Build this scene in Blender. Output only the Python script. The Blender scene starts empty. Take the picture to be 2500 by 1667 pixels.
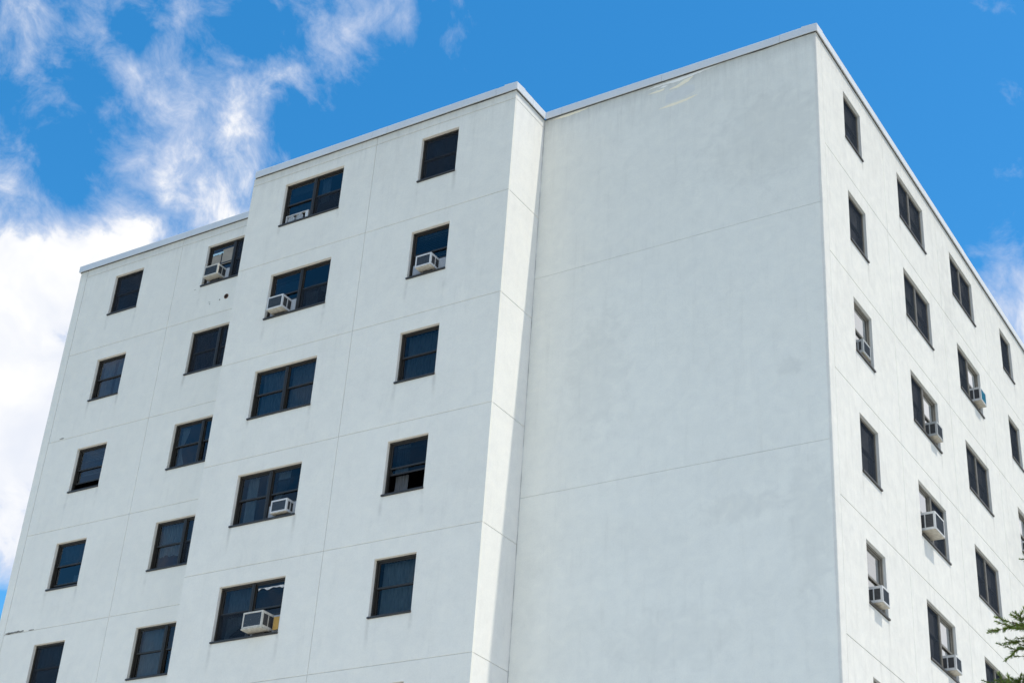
import bpy, bmesh, math, random
import numpy as np
from mathutils import Vector, Matrix, noise as mnoise

random.seed(7)
rng = np.random.default_rng(7)
scene = bpy.context.scene
C = scene.collection
GZ = 22.70                    # height of the topmost floor joint above the ground
H = 2.80                      # storey height

# ------------------------------------------------------------------ camera
cam_data = bpy.data.cameras.new("camera")
cam = bpy.data.objects.new("camera", cam_data)
C.objects.link(cam)
cam.rotation_mode = 'XYZ'
cam.location = (9.8426, -26.0937, GZ - 21.0963)
cam.rotation_euler = (2.087645, -0.063555, 0.554866)
cam_data.sensor_width = 36.0
cam_data.lens = 3812.5 / 2500 * 36.0
cam_data.clip_start = 0.1
cam_data.clip_end = 5000
scene.camera = cam
scene.cycles.max_bounces = 6
scene.cycles.diffuse_bounces = 3
scene.cycles.transparent_max_bounces = 12

# ------------------------------------------------------------------ light
SUN_DIR = Vector((1.0, 0.10, 2.15)).normalized()      # towards the sun
sun_el = math.asin(SUN_DIR.z)
sun_rot = math.atan2(SUN_DIR.x, SUN_DIR.y)
SKY_STRENGTH = 0.15
sun_data = bpy.data.lights.new("sun", 'SUN')
sun_data.energy = 2.0
sun_data.angle = math.radians(0.53)
sun_data.color = (1.0, 0.925, 0.80)
sun = bpy.data.objects.new("sun", sun_data)
C.objects.link(sun)
sun.rotation_euler = SUN_DIR.to_track_quat('Z', 'Y').to_euler()

scene.view_settings.view_transform = 'Standard'
scene.view_settings.look = 'None'
scene.view_settings.exposure = 0.70
scene.view_settings.gamma = 1.0
scene.view_settings.use_curve_mapping = False

# ------------------------------------------------------------------ world: sky with broken cloud
world = bpy.data.worlds.new("World")
scene.world = world
world.use_nodes = True
wt = world.node_tree
wt.nodes.clear()


class NG:
    """short-hand for building node graphs"""
    def __init__(self, tree):
        self.t = tree

    def n(self, typ, inputs=None, **props):
        nd = self.t.nodes.new(typ)
        for k, v in props.items():
            setattr(nd, k, v)
        for k, v in (inputs or {}).items():
            sock = nd.inputs[k]
            if isinstance(v, bpy.types.NodeSocket):
                self.t.links.new(v, sock)
            else:
                sock.default_value = v
        return nd

    def m(self, op, a, b=None, c=None, clamp=False):
        ins = {0: a}
        if b is not None:
            ins[1] = b
        if c is not None:
            ins[2] = c
        return self.n('ShaderNodeMath', ins, operation=op, use_clamp=clamp).outputs[0]

    def vm(self, op, a, b=None, out=0):
        ins = {0: a}
        if b is not None:
            ins[1] = b
        return self.n('ShaderNodeVectorMath', ins, operation=op).outputs[out]

    def noise(self, vec, scale, detail=4, rough=.55, dist=0.0):
        return self.n('ShaderNodeTexNoise', {'Vector': vec, 'Scale': scale, 'Detail': detail,
                                             'Roughness': rough, 'Distortion': dist}).outputs['Fac']

    def rng(self, v, a, b, c=0.0, d=1.0, smooth=True):
        return self.n('ShaderNodeMapRange', {'Value': v, 'From Min': a, 'From Max': b, 'To Min': c, 'To Max': d},
                      interpolation_type='SMOOTHSTEP' if smooth else 'LINEAR').outputs['Result']

    def mix(self, f, a, b, blend='MIX'):
        nd = self.n('ShaderNodeMix', data_type='RGBA', blend_type=blend)
        for i, v in ((0, f), (6, a), (7, b)):
            if isinstance(v, bpy.types.NodeSocket):
                self.t.links.new(v, nd.inputs[i])
            else:
                nd.inputs[i].default_value = v
        return nd.outputs[2]

    def vec(self, x, y, z):
        return self.n('ShaderNodeCombineXYZ', {0: x, 1: y, 2: z}).outputs[0]


g = NG(wt)
sky = g.n('ShaderNodeTexSky', sky_type='NISHITA', sun_disc=False)
sky.sun_elevation = sun_el
sky.sun_rotation = sun_rot
sky.altitude = 50.0
sky.air_density = 1.0
sky.dust_density = 0.4
sky.ozone_density = 2.5
skycol = g.n('ShaderNodeHueSaturation', {'Hue': 0.492, 'Saturation': 1.38, 'Value': 0.885, 'Color': sky.outputs[0]}).outputs[0]
tc = g.n('ShaderNodeTexCoord').outputs['Generated']
# (direction, angular radius, weight): where clouds gather (+) and where the sky is open (-)
CLOUDS = [(-0.73028, 0.51428, 0.44968, 0.0708, 0.95),
          (-0.73739, 0.55127, 0.39032, 0.0734, 0.90),
          (-0.68630, 0.52920, 0.49894, 0.0393, 0.62),
          (-0.65756, 0.55366, 0.51096, 0.0341, 0.45),
          (-0.62293, 0.55927, 0.54697, 0.0315, 0.42),
          (-0.61734, 0.53917, 0.57288, 0.0289, 0.36),
          (-0.63049, 0.50028, 0.59346, 0.0184, 0.38),
          (-0.61142, 0.58408, 0.53387, 0.0236, 0.25),
          (-0.59112, 0.55179, 0.58830, 0.0210, 0.26),
          (-0.57307, 0.54474, 0.61225, 0.0210, 0.30),
          (-0.58139, 0.52983, 0.61748, 0.0105, 0.20),
          (-0.55429, 0.56167, 0.61423, 0.0131, 0.18),
          (-0.65851, 0.43682, 0.61283, 0.0144, 0.18),
          (-0.65862, 0.45375, 0.60027, 0.0184, 0.22),
          (-0.67358, 0.44825, 0.58768, 0.0118, 0.22),
          (-0.63655, 0.46338, 0.61650, 0.0131, 0.18),
          (-0.66980, 0.46770, 0.57673, 0.0157, 0.10),
          (-0.59425, 0.49725, 0.63214, 0.0100, 0.30),
          (-0.53754, 0.54226, 0.64576, 0.0184, 0.30),
          (-0.52435, 0.56439, 0.63759, 0.0197, 0.36),
          (-0.48788, 0.57646, 0.65550, 0.0184, 0.34),
          (-0.46875, 0.60236, 0.64609, 0.0131, 0.46),
          (-0.48689, 0.58515, 0.64849, 0.0105, 0.20),
          (-0.50772, 0.56037, 0.65437, 0.0157, 0.22),
          (-0.49182, 0.59953, 0.63141, 0.0079, 0.18),
          (-0.19289, 0.84305, 0.50206, 0.0315, 0.68),
          (-0.19936, 0.82353, 0.53108, 0.0157, 0.16),
          (-0.15976, 0.85338, 0.49620, 0.0525, 0.40),
          (-0.75001, 0.58919, 0.30057, 0.0157, -1.00),
          (-0.36131, 0.67658, 0.64164, 0.1102, -0.82),
          (-0.67258, 0.49925, 0.54625, 0.0289, -0.67),
          (-0.50665, 0.62190, 0.59711, 0.0498, -0.60),
          (-0.56122, 0.53398, 0.63237, 0.0223, -0.85),
          (-0.64415, 0.48239, 0.59360, 0.0157, -0.50),
          (-0.61785, 0.48379, 0.61984, 0.0157, -0.40),
          (-0.21284, 0.75993, 0.61417, 0.0682, -0.72),
          (-0.57206, 0.57320, 0.58667, 0.0157, -0.20),
          # masses mirrored in the sunlit side's glass; open sky mirrored in the front windows
          (0.2470, 0.8340, 0.4934, 0.17, 1.0), (0.12, 0.86, 0.49, 0.12, 0.6), (0.31, 0.88, 0.36, 0.13, 1.0), (-0.5560, -0.6600, 0.5050, 0.30, -0.95)]
bias = None
for dx, dy, dz, r, a in CLOUDS:
    d = g.vm('DOT_PRODUCT', tc, (dx, dy, dz), out=1)
    e = g.m('EXPONENT', g.m('MULTIPLY_ADD', d, 2.0/(r*r), -2.0/(r*r)))
    bias = g.m('MULTIPLY_ADD', e, a, 0.13) if bias is None else g.m('MULTIPLY_ADD', e, a, bias)
warp = g.n('ShaderNodeTexNoise', {'Vector': tc, 'Scale': 14.0, 'Detail': 2.0}).outputs['Color']
sc_ = g.vm('SCALE', g.vm('SUBTRACT', warp, (.5, .5, .5)))
sc_.node.inputs['Scale'].default_value = 0.05
# cloud streets: noise drawn out along one bearing
wv = g.vm('ADD', tc, sc_)
rot = g.n('ShaderNodeVectorRotate', {'Vector': wv, 'Axis': (-0.43, 0.70, 0.57), 'Angle': 0.5}, rotation_type='AXIS_ANGLE').outputs[0]
n1 = g.noise(g.vm('MULTIPLY', rot, (1.25, 1.0, .8)), 25.0, 10, .635)
body = g.noise(wv, 11.0, 5, .55)
# cloud masses added over the unseen sky, cover raised to brighten the shaded walls
n0 = g.rng(g.noise(wv, 3.3, 3, .5), .37, .58, -0.12, 0.85)
dv_ = g.vm('DOT_PRODUCT', tc, (-0.4590, 0.7300, 0.5062), out=1)
away = g.m('SUBTRACT', 1.0, g.m('EXPONENT', g.m('MULTIPLY_ADD', dv_, 2.0/(.36*.36), -2.0/(.36*.36))))
away = g.rng(away, .55, .95)
dens = g.m('ADD', g.m('MULTIPLY', g.m('SUBTRACT', n1, .5), 2.4), g.m('MULTIPLY_ADD', n0, away, bias))
cover = g.m('POWER', g.m('MAXIMUM', g.rng(dens, -0.04, 0.92, smooth=False), 0.0), 1.35)
shade = g.m('ADD', g.rng(dens, 0.30, 1.15), g.rng(body, .33, .68, -.60, .30))
cloudcol = g.mix(g.m('MULTIPLY', shade, 1.0, clamp=True), (2.95, 3.20, 3.80, 1), (4.35, 4.32, 4.28, 1))
mixed = g.mix(g.m('MINIMUM', cover, 0.98), skycol, cloudcol)
bg = g.n('ShaderNodeBackground', {'Color': mixed, 'Strength': SKY_STRENGTH})
wo = g.n('ShaderNodeOutputWorld', {'Surface': bg.outputs[0]})

# ------------------------------------------------------------------ materials


def new_mat(name):
    m = bpy.data.materials.new(name)
    m.use_nodes = True
    m.node_tree.nodes.clear()
    return m, NG(m.node_tree)


def finish(m, g, shader, disp=None):
    g.n('ShaderNodeOutputMaterial', {'Surface': shader})
    return m


def plain(name, col, rough=.6, metal=0.0, vary=.12, scale=18.0, bump=0.0, spec=.5):
    m, g = new_mat(name)
    geo = g.n('ShaderNodeNewGeometry')
    n = g.noise(geo.outputs['Position'], scale, 5, .6)
    k = g.rng(n, .25, .75, 1 - vary, 1 + vary, False)
    c = g.vm('SCALE', (col[0], col[1], col[2]))
    g.t.links.new(k, c.node.inputs['Scale'])
    ins = {'Base Color': c, 'Roughness': rough, 'Metallic': metal, 'Specular IOR Level': spec}
    if bump:
        ins['Normal'] = g.n('ShaderNodeBump', {'Height': n, 'Strength': bump, 'Distance': .01}).outputs[0]
    return finish(m, g, g.n('ShaderNodeBsdfPrincipled', ins).outputs[0])


# sill end positions used for the rain streaks below them
SILLS_X = [-21.76, -20.64, -18.17, -14.26, -12.33, -9.88, -8.78]
SILLS_Y = [1.60, 2.68, 5.18, 7.09, 9.21, 11.13, 13.68, 14.76]


# worn, rougher areas on the blank wall: x, z, half width, half height, strength
BLANK_SPOTS = [(-.88, -5.54, .32, .22, .085), (-2.0, -8.45, .95, .34, .075), (-1.2, .4, 1.6, 1.3, .065), (-5.4, -4.6, .9, 1.6, .05), (-3.4, -11.0, 1.5, .7, .05), (-.5, -9.0, .5, 1.6, .07)]
# drip marks below the sunlit air conditioners
SIDE_SPOTS = [(10.95, -3.0, .05, 1.1, .14), (5.45, -8.75, .06, .8, .08), (6.72, -5.7, .05, .8, .09), (2.05, -11.3, .05, .9, .08), (13.0, -5.0, .8, 1.6, .06), (8.6, .9, .5, 1.4, .07)]


def stucco(name, axis, sills, top_grime, base=(.875, .87, .805), upper_shade=.05, mot=1.0, spots=()):
    m, g = new_mat(name)
    pos = g.n('ShaderNodeNewGeometry').outputs['Position']
    sep = g.n('ShaderNodeSeparateXYZ', {0: pos})
    u = sep.outputs[axis]
    z = g.m('SUBTRACT', sep.outputs[2], GZ)
    # broad patchiness, trowel mottling, long vertical wash marks
    broad = g.noise(pos, .55, 4, .6)
    mott = g.noise(pos, 3.2, 6, .65, .4)
    fine = g.noise(pos, 34.0, 4, .7)
    sv = g.vm('MULTIPLY', pos, (1, 1, .10))
    streak = g.noise(sv, 5.5, 5, .65)
    streak2 = g.noise(g.vm('MULTIPLY', pos, (1, 1, .09)), 7.0, 6, .7)
    k = g.m('ADD', g.rng(broad, .25, .75, .955, 1.035, False), g.rng(mott, .25, .75, -.045*mot, .04*mot, False))
    k = g.m('ADD', k, g.rng(fine, .3, .7, -.034, .028, False))
    k = g.m('ADD', k, g.rng(streak, .50, .80, 0, -.05*mot))
    # grime washing down from the roof edge
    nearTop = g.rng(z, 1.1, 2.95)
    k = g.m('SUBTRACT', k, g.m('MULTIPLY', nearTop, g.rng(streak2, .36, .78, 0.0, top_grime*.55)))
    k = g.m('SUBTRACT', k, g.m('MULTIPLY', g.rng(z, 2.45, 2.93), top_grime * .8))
    # painted shade: upper storeys darker, as they get less ground bounce
    k = g.m('SUBTRACT', k, g.m('MULTIPLY', g.rng(g.m('ADD', z, g.m('MULTIPLY', g.m('SUBTRACT', broad, .5), 9.0)), -9.0, 3.0), upper_shade))
    for sx, sz, hw, hh, st in spots:
        r2 = g.m('ADD', g.m('POWER', g.m('ABSOLUTE', g.m('DIVIDE', g.m('SUBTRACT', u, sx), hw)), 2.0), g.m('POWER', g.m('ABSOLUTE', g.m('DIVIDE', g.m('SUBTRACT', z, sz), hh)), 2.0))
        k = g.m('SUBTRACT', k, g.m('MULTIPLY', g.rng(g.m('ADD', r2, g.m('MULTIPLY', g.m('SUBTRACT', mott, .5), 2.5)), .2, 1.3, 1.0, 0.0), g.rng(fine, .35, .65, st*.35, st, False)))
    # streaks under the sill ends
    if sills:
        fr = g.m('MULTIPLY', g.m('FRACT', g.m('DIVIDE', g.m('ADD', z, 100 * H - 1.05), H)), -1.0)
        fall = g.m('ADD', 1.0, fr)                       # small just below the sill, 1 - fract
        fade = g.rng(fall, 0.0, .32, 1.0, 0.0)
        wob = g.m('MULTIPLY', g.m('SUBTRACT', g.noise(g.vm('MULTIPLY', pos, (1, 1, .6)), 2.0, 2), .5), .10)
        acc = None
        for s in sills:
            dd = g.m('ABSOLUTE', g.m('SUBTRACT', g.m('ADD', u, wob), s))
            e = g.rng(dd, 0.0, .085, 1.0, 0.0)
            acc = e if acc is None else g.m('ADD', acc, e)
        amt = g.m('MULTIPLY', g.m('MULTIPLY', acc, fade), g.rng(g.noise(pos, 1.7, 3), .42, .62, 0.03, .20))
        k = g.m('SUBTRACT', k, amt)
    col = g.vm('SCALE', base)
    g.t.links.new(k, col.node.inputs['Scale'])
    # warm/greenish tinge in the grime
    tint = g.mix(g.rng(mott, .40, .75, 0, .35), (1, 1, 1, 1), (1.0, .985, .95, 1))
    col = g.mix(1.0, col, tint, 'MULTIPLY')
    hgt = g.m('ADD', g.m('MULTIPLY', g.noise(pos, 95.0, 3, .7), .35),
              g.m('ADD', g.m('MULTIPLY', g.noise(g.vm('MULTIPLY', pos, (1, 1, .45)), 9.0, 4, .6), .8), g.m('MULTIPLY', broad, 1.6)))
    bmp = g.n('ShaderNodeBump', {'Height': hgt, 'Strength': .38, 'Distance': .02}).outputs[0]
    bs = g.n('ShaderNodeBsdfPrincipled', {'Base Color': col, 'Roughness': .9, 'Specular IOR Level': .2, 'Normal': bmp})
    return finish(m, g, bs.outputs[0])


M = {}
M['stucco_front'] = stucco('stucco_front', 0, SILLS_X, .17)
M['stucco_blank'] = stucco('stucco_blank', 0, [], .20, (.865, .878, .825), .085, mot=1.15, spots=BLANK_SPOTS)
M['stucco_side'] = stucco('stucco_side', 1, SILLS_Y, .12, base=(.77, .765, .722), upper_shade=.03, mot=1.8, spots=SIDE_SPOTS)
M['stucco_return'] = stucco('stucco_return', 1, [], .08, base=(.86, .855, .815), upper_shade=.02)
M['reveal'] = plain('reveal_bounce_tone', (.88, .85, .77), .8, 0, vary=.06, scale=5)  # ground bounce on the soffits put into a cream base colour
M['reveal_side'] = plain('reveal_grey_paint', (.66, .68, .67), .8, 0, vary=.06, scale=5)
M['sealant'] = plain('sealant', (.56, .56, .545), .85, vary=.55, scale=1.6)
M['gap_shade'] = plain('gap_shade', (.10, .10, .10), .8, vary=.4, scale=6)  # shade of the coping gap, put into a dark strip colour
M['coping'] = plain('coping_metal', (.69, .715, .73), .4, 0.12, vary=.05, scale=1.2)
M['frame'] = plain('bronze_frame', (.034, .030, .025), .40, .2, vary=.15, scale=9)
M['frame_sunlit_tone'] = plain('bronze_frame_sunlit_tone', (.20, .187, .16), .5, .1, vary=.2, scale=11)  # lighter bronze for the side frames: sunlight put into the colour
M['sill'] = plain('sill_metal', (.045, .043, .042), .42, .2, vary=.2, scale=7)
M['ac_white'] = plain('ac_casing_paint', (.66, .67, .67), .45, 0, vary=.08, scale=9)
M['ac_dirty'] = plain('ac_casing_stained', (.52, .49, .42), .6, 0, vary=.3, scale=14)
M['ac_grey'] = plain('ac_casing_grey', (.44, .46, .46), .5, 0, vary=.12, scale=9)
M['ac_old'] = plain('ac_casing_old', (.60, .58, .52), .6, 0, vary=.25, scale=16)
M['coil'] = plain('condenser_coil_metal', (.075, .095, .12), .5, .3, vary=.25, scale=25)
M['coil_blue'] = plain('condenser_coil_blue', (.012, .26, .40), .5, .1, vary=.12, scale=25)
M['vent_dark'] = plain('vent_dark', (.035, .037, .042), .6, 0, vary=.3, scale=20)
M['vent_grey'] = plain('vent_louvre_grey', (.10, .105, .11), .6)
M['filler'] = plain('cream_filler', (.95, .88, .70), .9, 0, vary=.06, scale=8)
M['filler_white'] = plain('white_filler', (.94, .94, .91), .9, 0, vary=.05, scale=8)
M['filler_grey'] = plain('grey_skim', (.70, .72, .70), .9, 0, vary=.05, scale=5)
M['panel_plastic'] = plain('accordion_plastic', (.46, .50, .54), .5, 0, vary=.1)
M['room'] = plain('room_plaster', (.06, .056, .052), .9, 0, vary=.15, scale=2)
M['cardboard'] = plain('cardboard', (.33, .30, .255), .85, 0, vary=.12, scale=6)  # beige of the reflection painted on the top-floor panes
M['cardboard_yellow'] = plain('cardboard_yellow', (.58, .36, .10), .85, 0, vary=.2, scale=6)
M['plastic_blue'] = plain('plastic_blue', (.45, .66, .76), .5, 0)
M['concrete'] = plain('bare_concrete', (.22, .22, .20), .95, 0, vary=.45, scale=14, bump=.5)
M['rust'] = plain('rust', (.12, .05, .025), .9, 0, vary=.6, scale=30)
m, g2 = new_mat('coil_flaked_paint')
pos = g2.n('ShaderNodeNewGeometry').outputs['Position']
flk = g2.rng(g2.noise(pos, 34.0, 5, .7), .62, .68)
cc = g2.mix(flk, (.055, .075, .10, 1), (.62, .66, .68, 1))
M['coil_flaked'] = finish(m, g2, g2.n('ShaderNodeBsdfPrincipled', {'Base Color': cc, 'Roughness': .55, 'Metallic': .1}).outputs[0])
M['black'] = plain('hole_black', (.012, .011, .011), .9, 0)
M['roof'] = plain('roof_gravel', (.30, .30, .29), .95, 0, vary=.3, scale=4)
M['bark'] = plain('spruce_bark', (.10, .065, .045), .95, 0, vary=.45, scale=22, bump=.6)
M['twig'] = plain('spruce_twig', (.12, .065, .03), .9, 0, vary=.3, scale=30)
M['red_cloth'] = plain('red_cloth', (.18, .03, .05), .9, 0, vary=.4, scale=20)

# glass: one thin pane of double glazing
m, g2 = new_mat('window_glass')
fr = g2.n('ShaderNodeFresnel', {'IOR': 1.52})
fr = g2.n('ShaderNodeMapRange', {'Value': fr.outputs[0], 'From Min': .043, 'From Max': .27, 'To Min': .006, 'To Max': .78})
wav = g2.n('ShaderNodeBump', {'Height': g2.noise(g2.n('ShaderNodeNewGeometry').outputs['Position'], 1.8, 2), 'Strength': .06, 'Distance': .02})
tr = g2.n('ShaderNodeBsdfTransparent', {'Color': (.31, .39, .44, 1)})
gl = g2.n('ShaderNodeBsdfGlossy', {'Color': (.95, .97, 1, 1), 'Roughness': .015, 'Normal': wav.outputs[0]})
M['glass'] = finish(m, g2, g2.n('ShaderNodeMixShader', {0: fr.outputs[0], 1: tr.outputs[0], 2: gl.outputs[0]}).outputs[0])

m, g2 = new_mat('insect_screen')
tr = g2.n('ShaderNodeBsdfTransparent', {'Color': (1, 1, 1, 1)})
geo = g2.n('ShaderNodeNewGeometry')
dt = g2.m('MAXIMUM', g2.m('ABSOLUTE', g2.vm('DOT_PRODUCT', geo.outputs['Normal'], geo.outputs['Incoming'], out=1)), .08)
pn = g2.rng(g2.noise(geo.outputs['Position'], 2.5, 4), .3, .7, .70, .56, False)      # share of open mesh, seen square on
opq = g2.m('SUBTRACT', 1.0, g2.m('POWER', pn, g2.m('DIVIDE', 1.0, dt)))              # wires hide more at a slant
df = g2.n('ShaderNodeBsdfDiffuse', {'Color': (.030, .037, .048, 1)})
M['screen'] = finish(m, g2, g2.n('ShaderNodeMixShader', {0: opq, 1: tr.outputs[0], 2: df.outputs[0]}).outputs[0])


def fabric(name, col, thin=.35):
    m, g = new_mat(name)
    pos = g.n('ShaderNodeNewGeometry').outputs['Position']
    n = g.noise(g.vm('MULTIPLY', pos, (1, 1, .2)), 26.0, 5, .6)
    k = g.rng(n, .25, .75, .72, 1.15, False)
    c = g.vm('SCALE', col)
    g.t.links.new(k, c.node.inputs['Scale'])
    d = g.n('ShaderNodeBsdfDiffuse', {'Color': c})
    t = g.n('ShaderNodeBsdfTranslucent', {'Color': c})
    tp = g.n('ShaderNodeBsdfTransparent')
    a = g.n('ShaderNodeMixShader', {0: .3, 1: d.outputs[0], 2: t.outputs[0]})
    b = g.n('ShaderNodeMixShader', {0: thin, 1: a.outputs[0], 2: tp.outputs[0]})
    return finish(m, g, b.outputs[0])


M['cur_white'] = fabric('curtain_sheer_white', (.92, .93, .92), .05)
M['cur_grey'] = fabric('curtain_sheer_grey', (.56, .61, .65), .18)
M['cur_dim'] = fabric('curtain_dim', (.26, .28, .30), .25)
M['cur_purple'] = fabric('curtain_purple', (.10, .06, .12), .1)
M['cur_bright'] = fabric('curtain_bright_white', (.85, .86, .86), 0)
M['blind'] = plain('blind_vinyl', (.42, .44, .45), .6, 0, vary=.06, scale=3)

# ground: pale paving with grass beyond
m, g2 = new_mat('ground_paving')
pos = g2.n('ShaderNodeNewGeometry').outputs['Position']
n = g2.noise(pos, .8, 6, .6)
br = g2.n('ShaderNodeTexBrick', {'Vector': pos, 'Color1': (.58, .555, .49, 1), 'Color2': (.55, .525, .47, 1), 'Mortar': (.32, .31, .29, 1), 'Scale': .5, 'Mortar Size': .01})
pav = g2.mix(g2.rng(n, .3, .7, .1, .5), br.outputs[0], (.52, .50, .445, 1))
gr = g2.mix(g2.noise(pos, 3.0, 6), (.045, .075, .022, 1), (.09, .12, .04, 1))
dist = g2.vm('LENGTH', g2.vm('SUBTRACT', pos, (-6, -4, 0)), out=1)
gcol = g2.mix(g2.rng(g2.m('ADD', dist, g2.m('MULTIPLY', g2.noise(pos, .05, 3), 20)), 95, 97), pav, gr)
M['ground'] = finish(m, g2, g2.n('ShaderNodeBsdfPrincipled', {'Base Color': gcol, 'Roughness': .9}).outputs[0])

# ------------------------------------------------------------------ mesh helpers


class MB:
    def __init__(self):
        self.v, self.f = [], []

    def quad(self, a, b, c, d):
        i = len(self.v)
        self.v += [a, b, c, d]
        self.f.append((i, i+1, i+2, i+3))

    def box(self, x0, x1, y0, y1, z0, z1):
        i = len(self.v)
        self.v += [(x0, y0, z0), (x1, y0, z0), (x1, y1, z0), (x0, y1, z0), (x0, y0, z1), (x1, y0, z1), (x1, y1, z1), (x0, y1, z1)]
        self.f += [tuple(i+k for k in q) for q in ((0, 3, 2, 1), (4, 5, 6, 7), (0, 1, 5, 4), (1, 2, 6, 5), (2, 3, 7, 6), (3, 0, 4, 7))]
        return self

    def ring(self, x0, x1, z0, z1, t, y0, y1, tb=None, tt=None):
        """rectangular frame of bar width t in the x-z plane, members butted end to end"""
        tb = t if tb is None else tb
        tt = t if tt is None else tt
        self.box(x0, x0+t, y0, y1, z0, z1)
        self.box(x1-t, x1, y0, y1, z0, z1)
        self.box(x0+t, x1-t, y0, y1, z0, z0+tb)
        self.box(x0+t, x1-t, y0, y1, z1-tt, z1)
        return self

    def prism(self, prof, p0, p1, up=Vector((0, 0, 1))):
        """extrude profile [(out, z)] from p0 to p1; 'out' is to the right-hand side of the travel direction"""
        p0, p1 = Vector(p0), Vector(p1)
        d = (p1-p0).normalized()
        o = d.cross(up)
        n = len(prof)
        i = len(self.v)
        for P in (p0, p1):
            for a, z in prof:
                self.v.append(tuple(P + o*a + up*z))
        for k in range(n):
            k2 = (k+1) % n
            self.f.append((i+k, i+n+k, i+n+k2, i+k2))
        self.f.append(tuple(i+k for k in range(n)))
        self.f.append(tuple(i+n+k for k in reversed(range(n))))
        return self

    def mesh(self, name, bevel=0.0, smooth=False):
        me = bpy.data.meshes.new(name)
        me.from_pydata(self.v, [], self.f)
        if bevel:
            bm = bmesh.new()
            bm.from_mesh(me)
            bmesh.ops.remove_doubles(bm, verts=bm.verts, dist=1e-6)
            bmesh.ops.bevel(bm, geom=list(bm.edges), offset=bevel, segments=2, affect='EDGES', profile=.5)
            bm.to_mesh(me)
            bm.free()
        if smooth:
            for p in me.polygons:
                p.use_smooth = True
        me.update()
        return me


def link(name, me, mat, parent=None, loc=None, rotz=None):
    if mat is not None and not me.materials:
        me.materials.append(mat)
    o = bpy.data.objects.new(name, me)
    C.objects.link(o)
    if parent is not None:
        o.parent = parent
    if loc is not None:
        o.location = loc
    if rotz is not None:
        o.rotation_euler = (0, 0, rotz)
    return o


def tag(o, label, cat, group=None, kind=None):
    if label:
        o['label'] = label
    if cat:
        o['category'] = cat
    if group:
        o['group'] = group
    if kind:
        o['kind'] = kind
    return o


# ------------------------------------------------------------------ ground
gm = MB()
gm.quad((-1500, -1500, 0), (1500, -1500, 0), (1500, 1500, 0), (-1500, 1500, 0))
ground = link('ground', gm.mesh('ground'), M['ground'])
ground['kind'] = 'structure'

# ------------------------------------------------------------------ the building
bld = bpy.data.objects.new('apartment_building', None)
C.objects.link(bld)
bld.location = (0, 0, 0)
tag(bld, 'white stucco apartment block with rows of dark windows and a metal roof edge', 'building')

Y_MID = -1.363
X_RET = -7.162
X_ML = -15.445
X_L = -23.33
D_SIDE = 20.5
ZTOP = 2.945                   # wall panels end here, under the coping
WH = 1.34                      # window opening height
WB = 1.04                      # opening bottom above the floor joint
REV = .085                     # reveal depth
GAP = .0042
CH = .008


def panel_mesh(w, h, hole=None, t=.07, rd=.17, ch=CH, right_butt=False, left_butt=False):
    """slab, local x along the wall, y inwards, z up; hole=(u0,u1,v0,v1) gets a reveal rd deep"""
    mb = MB()
    rv = []
    cl = 0 if left_butt else ch
    cr = 0 if right_butt else ch
    o = [(cl, ch), (w-cr, ch), (w-cr, h-ch), (cl, h-ch)]
    e = [(0, 0), (w, 0), (w, h), (0, h)]
    F = [(x, 0, z) for x, z in o]
    E = [(x, ch, z) for x, z in e]
    B = [(x, t, z) for x, z in e]
    if hole:
        a, b, c, d = hole
        k = .006
        hf = [(a-k, 0, c-k), (b+k, 0, c-k), (b+k, 0, d+k), (a-k, 0, d+k)]
        he = [(a, k, c), (b, k, c), (b, k, d), (a, k, d)]
        hb = [(a, rd, c), (b, rd, c), (b, rd, d), (a, rd, d)]
        for i in range(4):
            j = (i+1) % 4
            mb.quad(F[i], F[j], hf[j], hf[i])
            mb.quad(hf[i], hf[j], he[j], he[i])
            rv.append(len(mb.f))
            mb.quad(he[i], he[j], hb[j], hb[i])
    else:
        mb.quad(*F)
    for i in range(4):
        j = (i+1) % 4
        mb.quad(E[i], E[j], F[j], F[i])
        mb.quad(B[i], B[j], E[j], E[i])
    me = mb.mesh('wall_panel')
    for i in rv:
        me.polygons[i].material_index = 1
    return me


def place_front(y):
    return lambda u, z: ((u, y, GZ+z), 0.0)


def place_side(x):
    return lambda u, z: ((x, u, GZ+z), math.pi/2)


ROWS = 9
_pc = {}


def wall_panel(place, u0, u1, z0, z1, hole, mat, **kw):
    w, h = u1-u0-2*GAP, z1-z0-2*GAP
    hh = None
    if hole:
        hh = (hole[0]-u0-GAP, hole[1]-u0-GAP, hole[2]-z0-GAP, hole[3]-z0-GAP)
    key = (round(w, 4), round(h, 4), tuple(round(x, 4) for x in hh) if hh else None, mat.name, tuple(kw.items()))
    if key not in _pc:
        _pc[key] = panel_mesh(w, h, hh, **kw)
        _pc[key].materials.append(mat)
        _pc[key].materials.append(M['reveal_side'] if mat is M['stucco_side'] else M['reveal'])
    loc, rz = place(u0+GAP, z0+GAP)
    return link('wall_panel', _pc[key], mat, bld, loc, rz)


COLS = {  # name: (placer, left edge, width)
    'A': (place_front(0), -21.76, 1.12), 'B': (place_front(0), -18.17, 1.92),
    'C': (place_front(Y_MID), -14.26, 1.93), 'D': (place_front(Y_MID), -9.88, 1.10),
    'E': (place_side(0), 1.60, 1.08), 'F': (place_side(0), 5.18, 1.91), 'G': (place_side(0), 9.21, 1.92),
    'H': (place_side(0), 13.69, 1.08), 'I': (place_side(0), 17.70, 1.08)}
WROWS = 8


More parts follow.
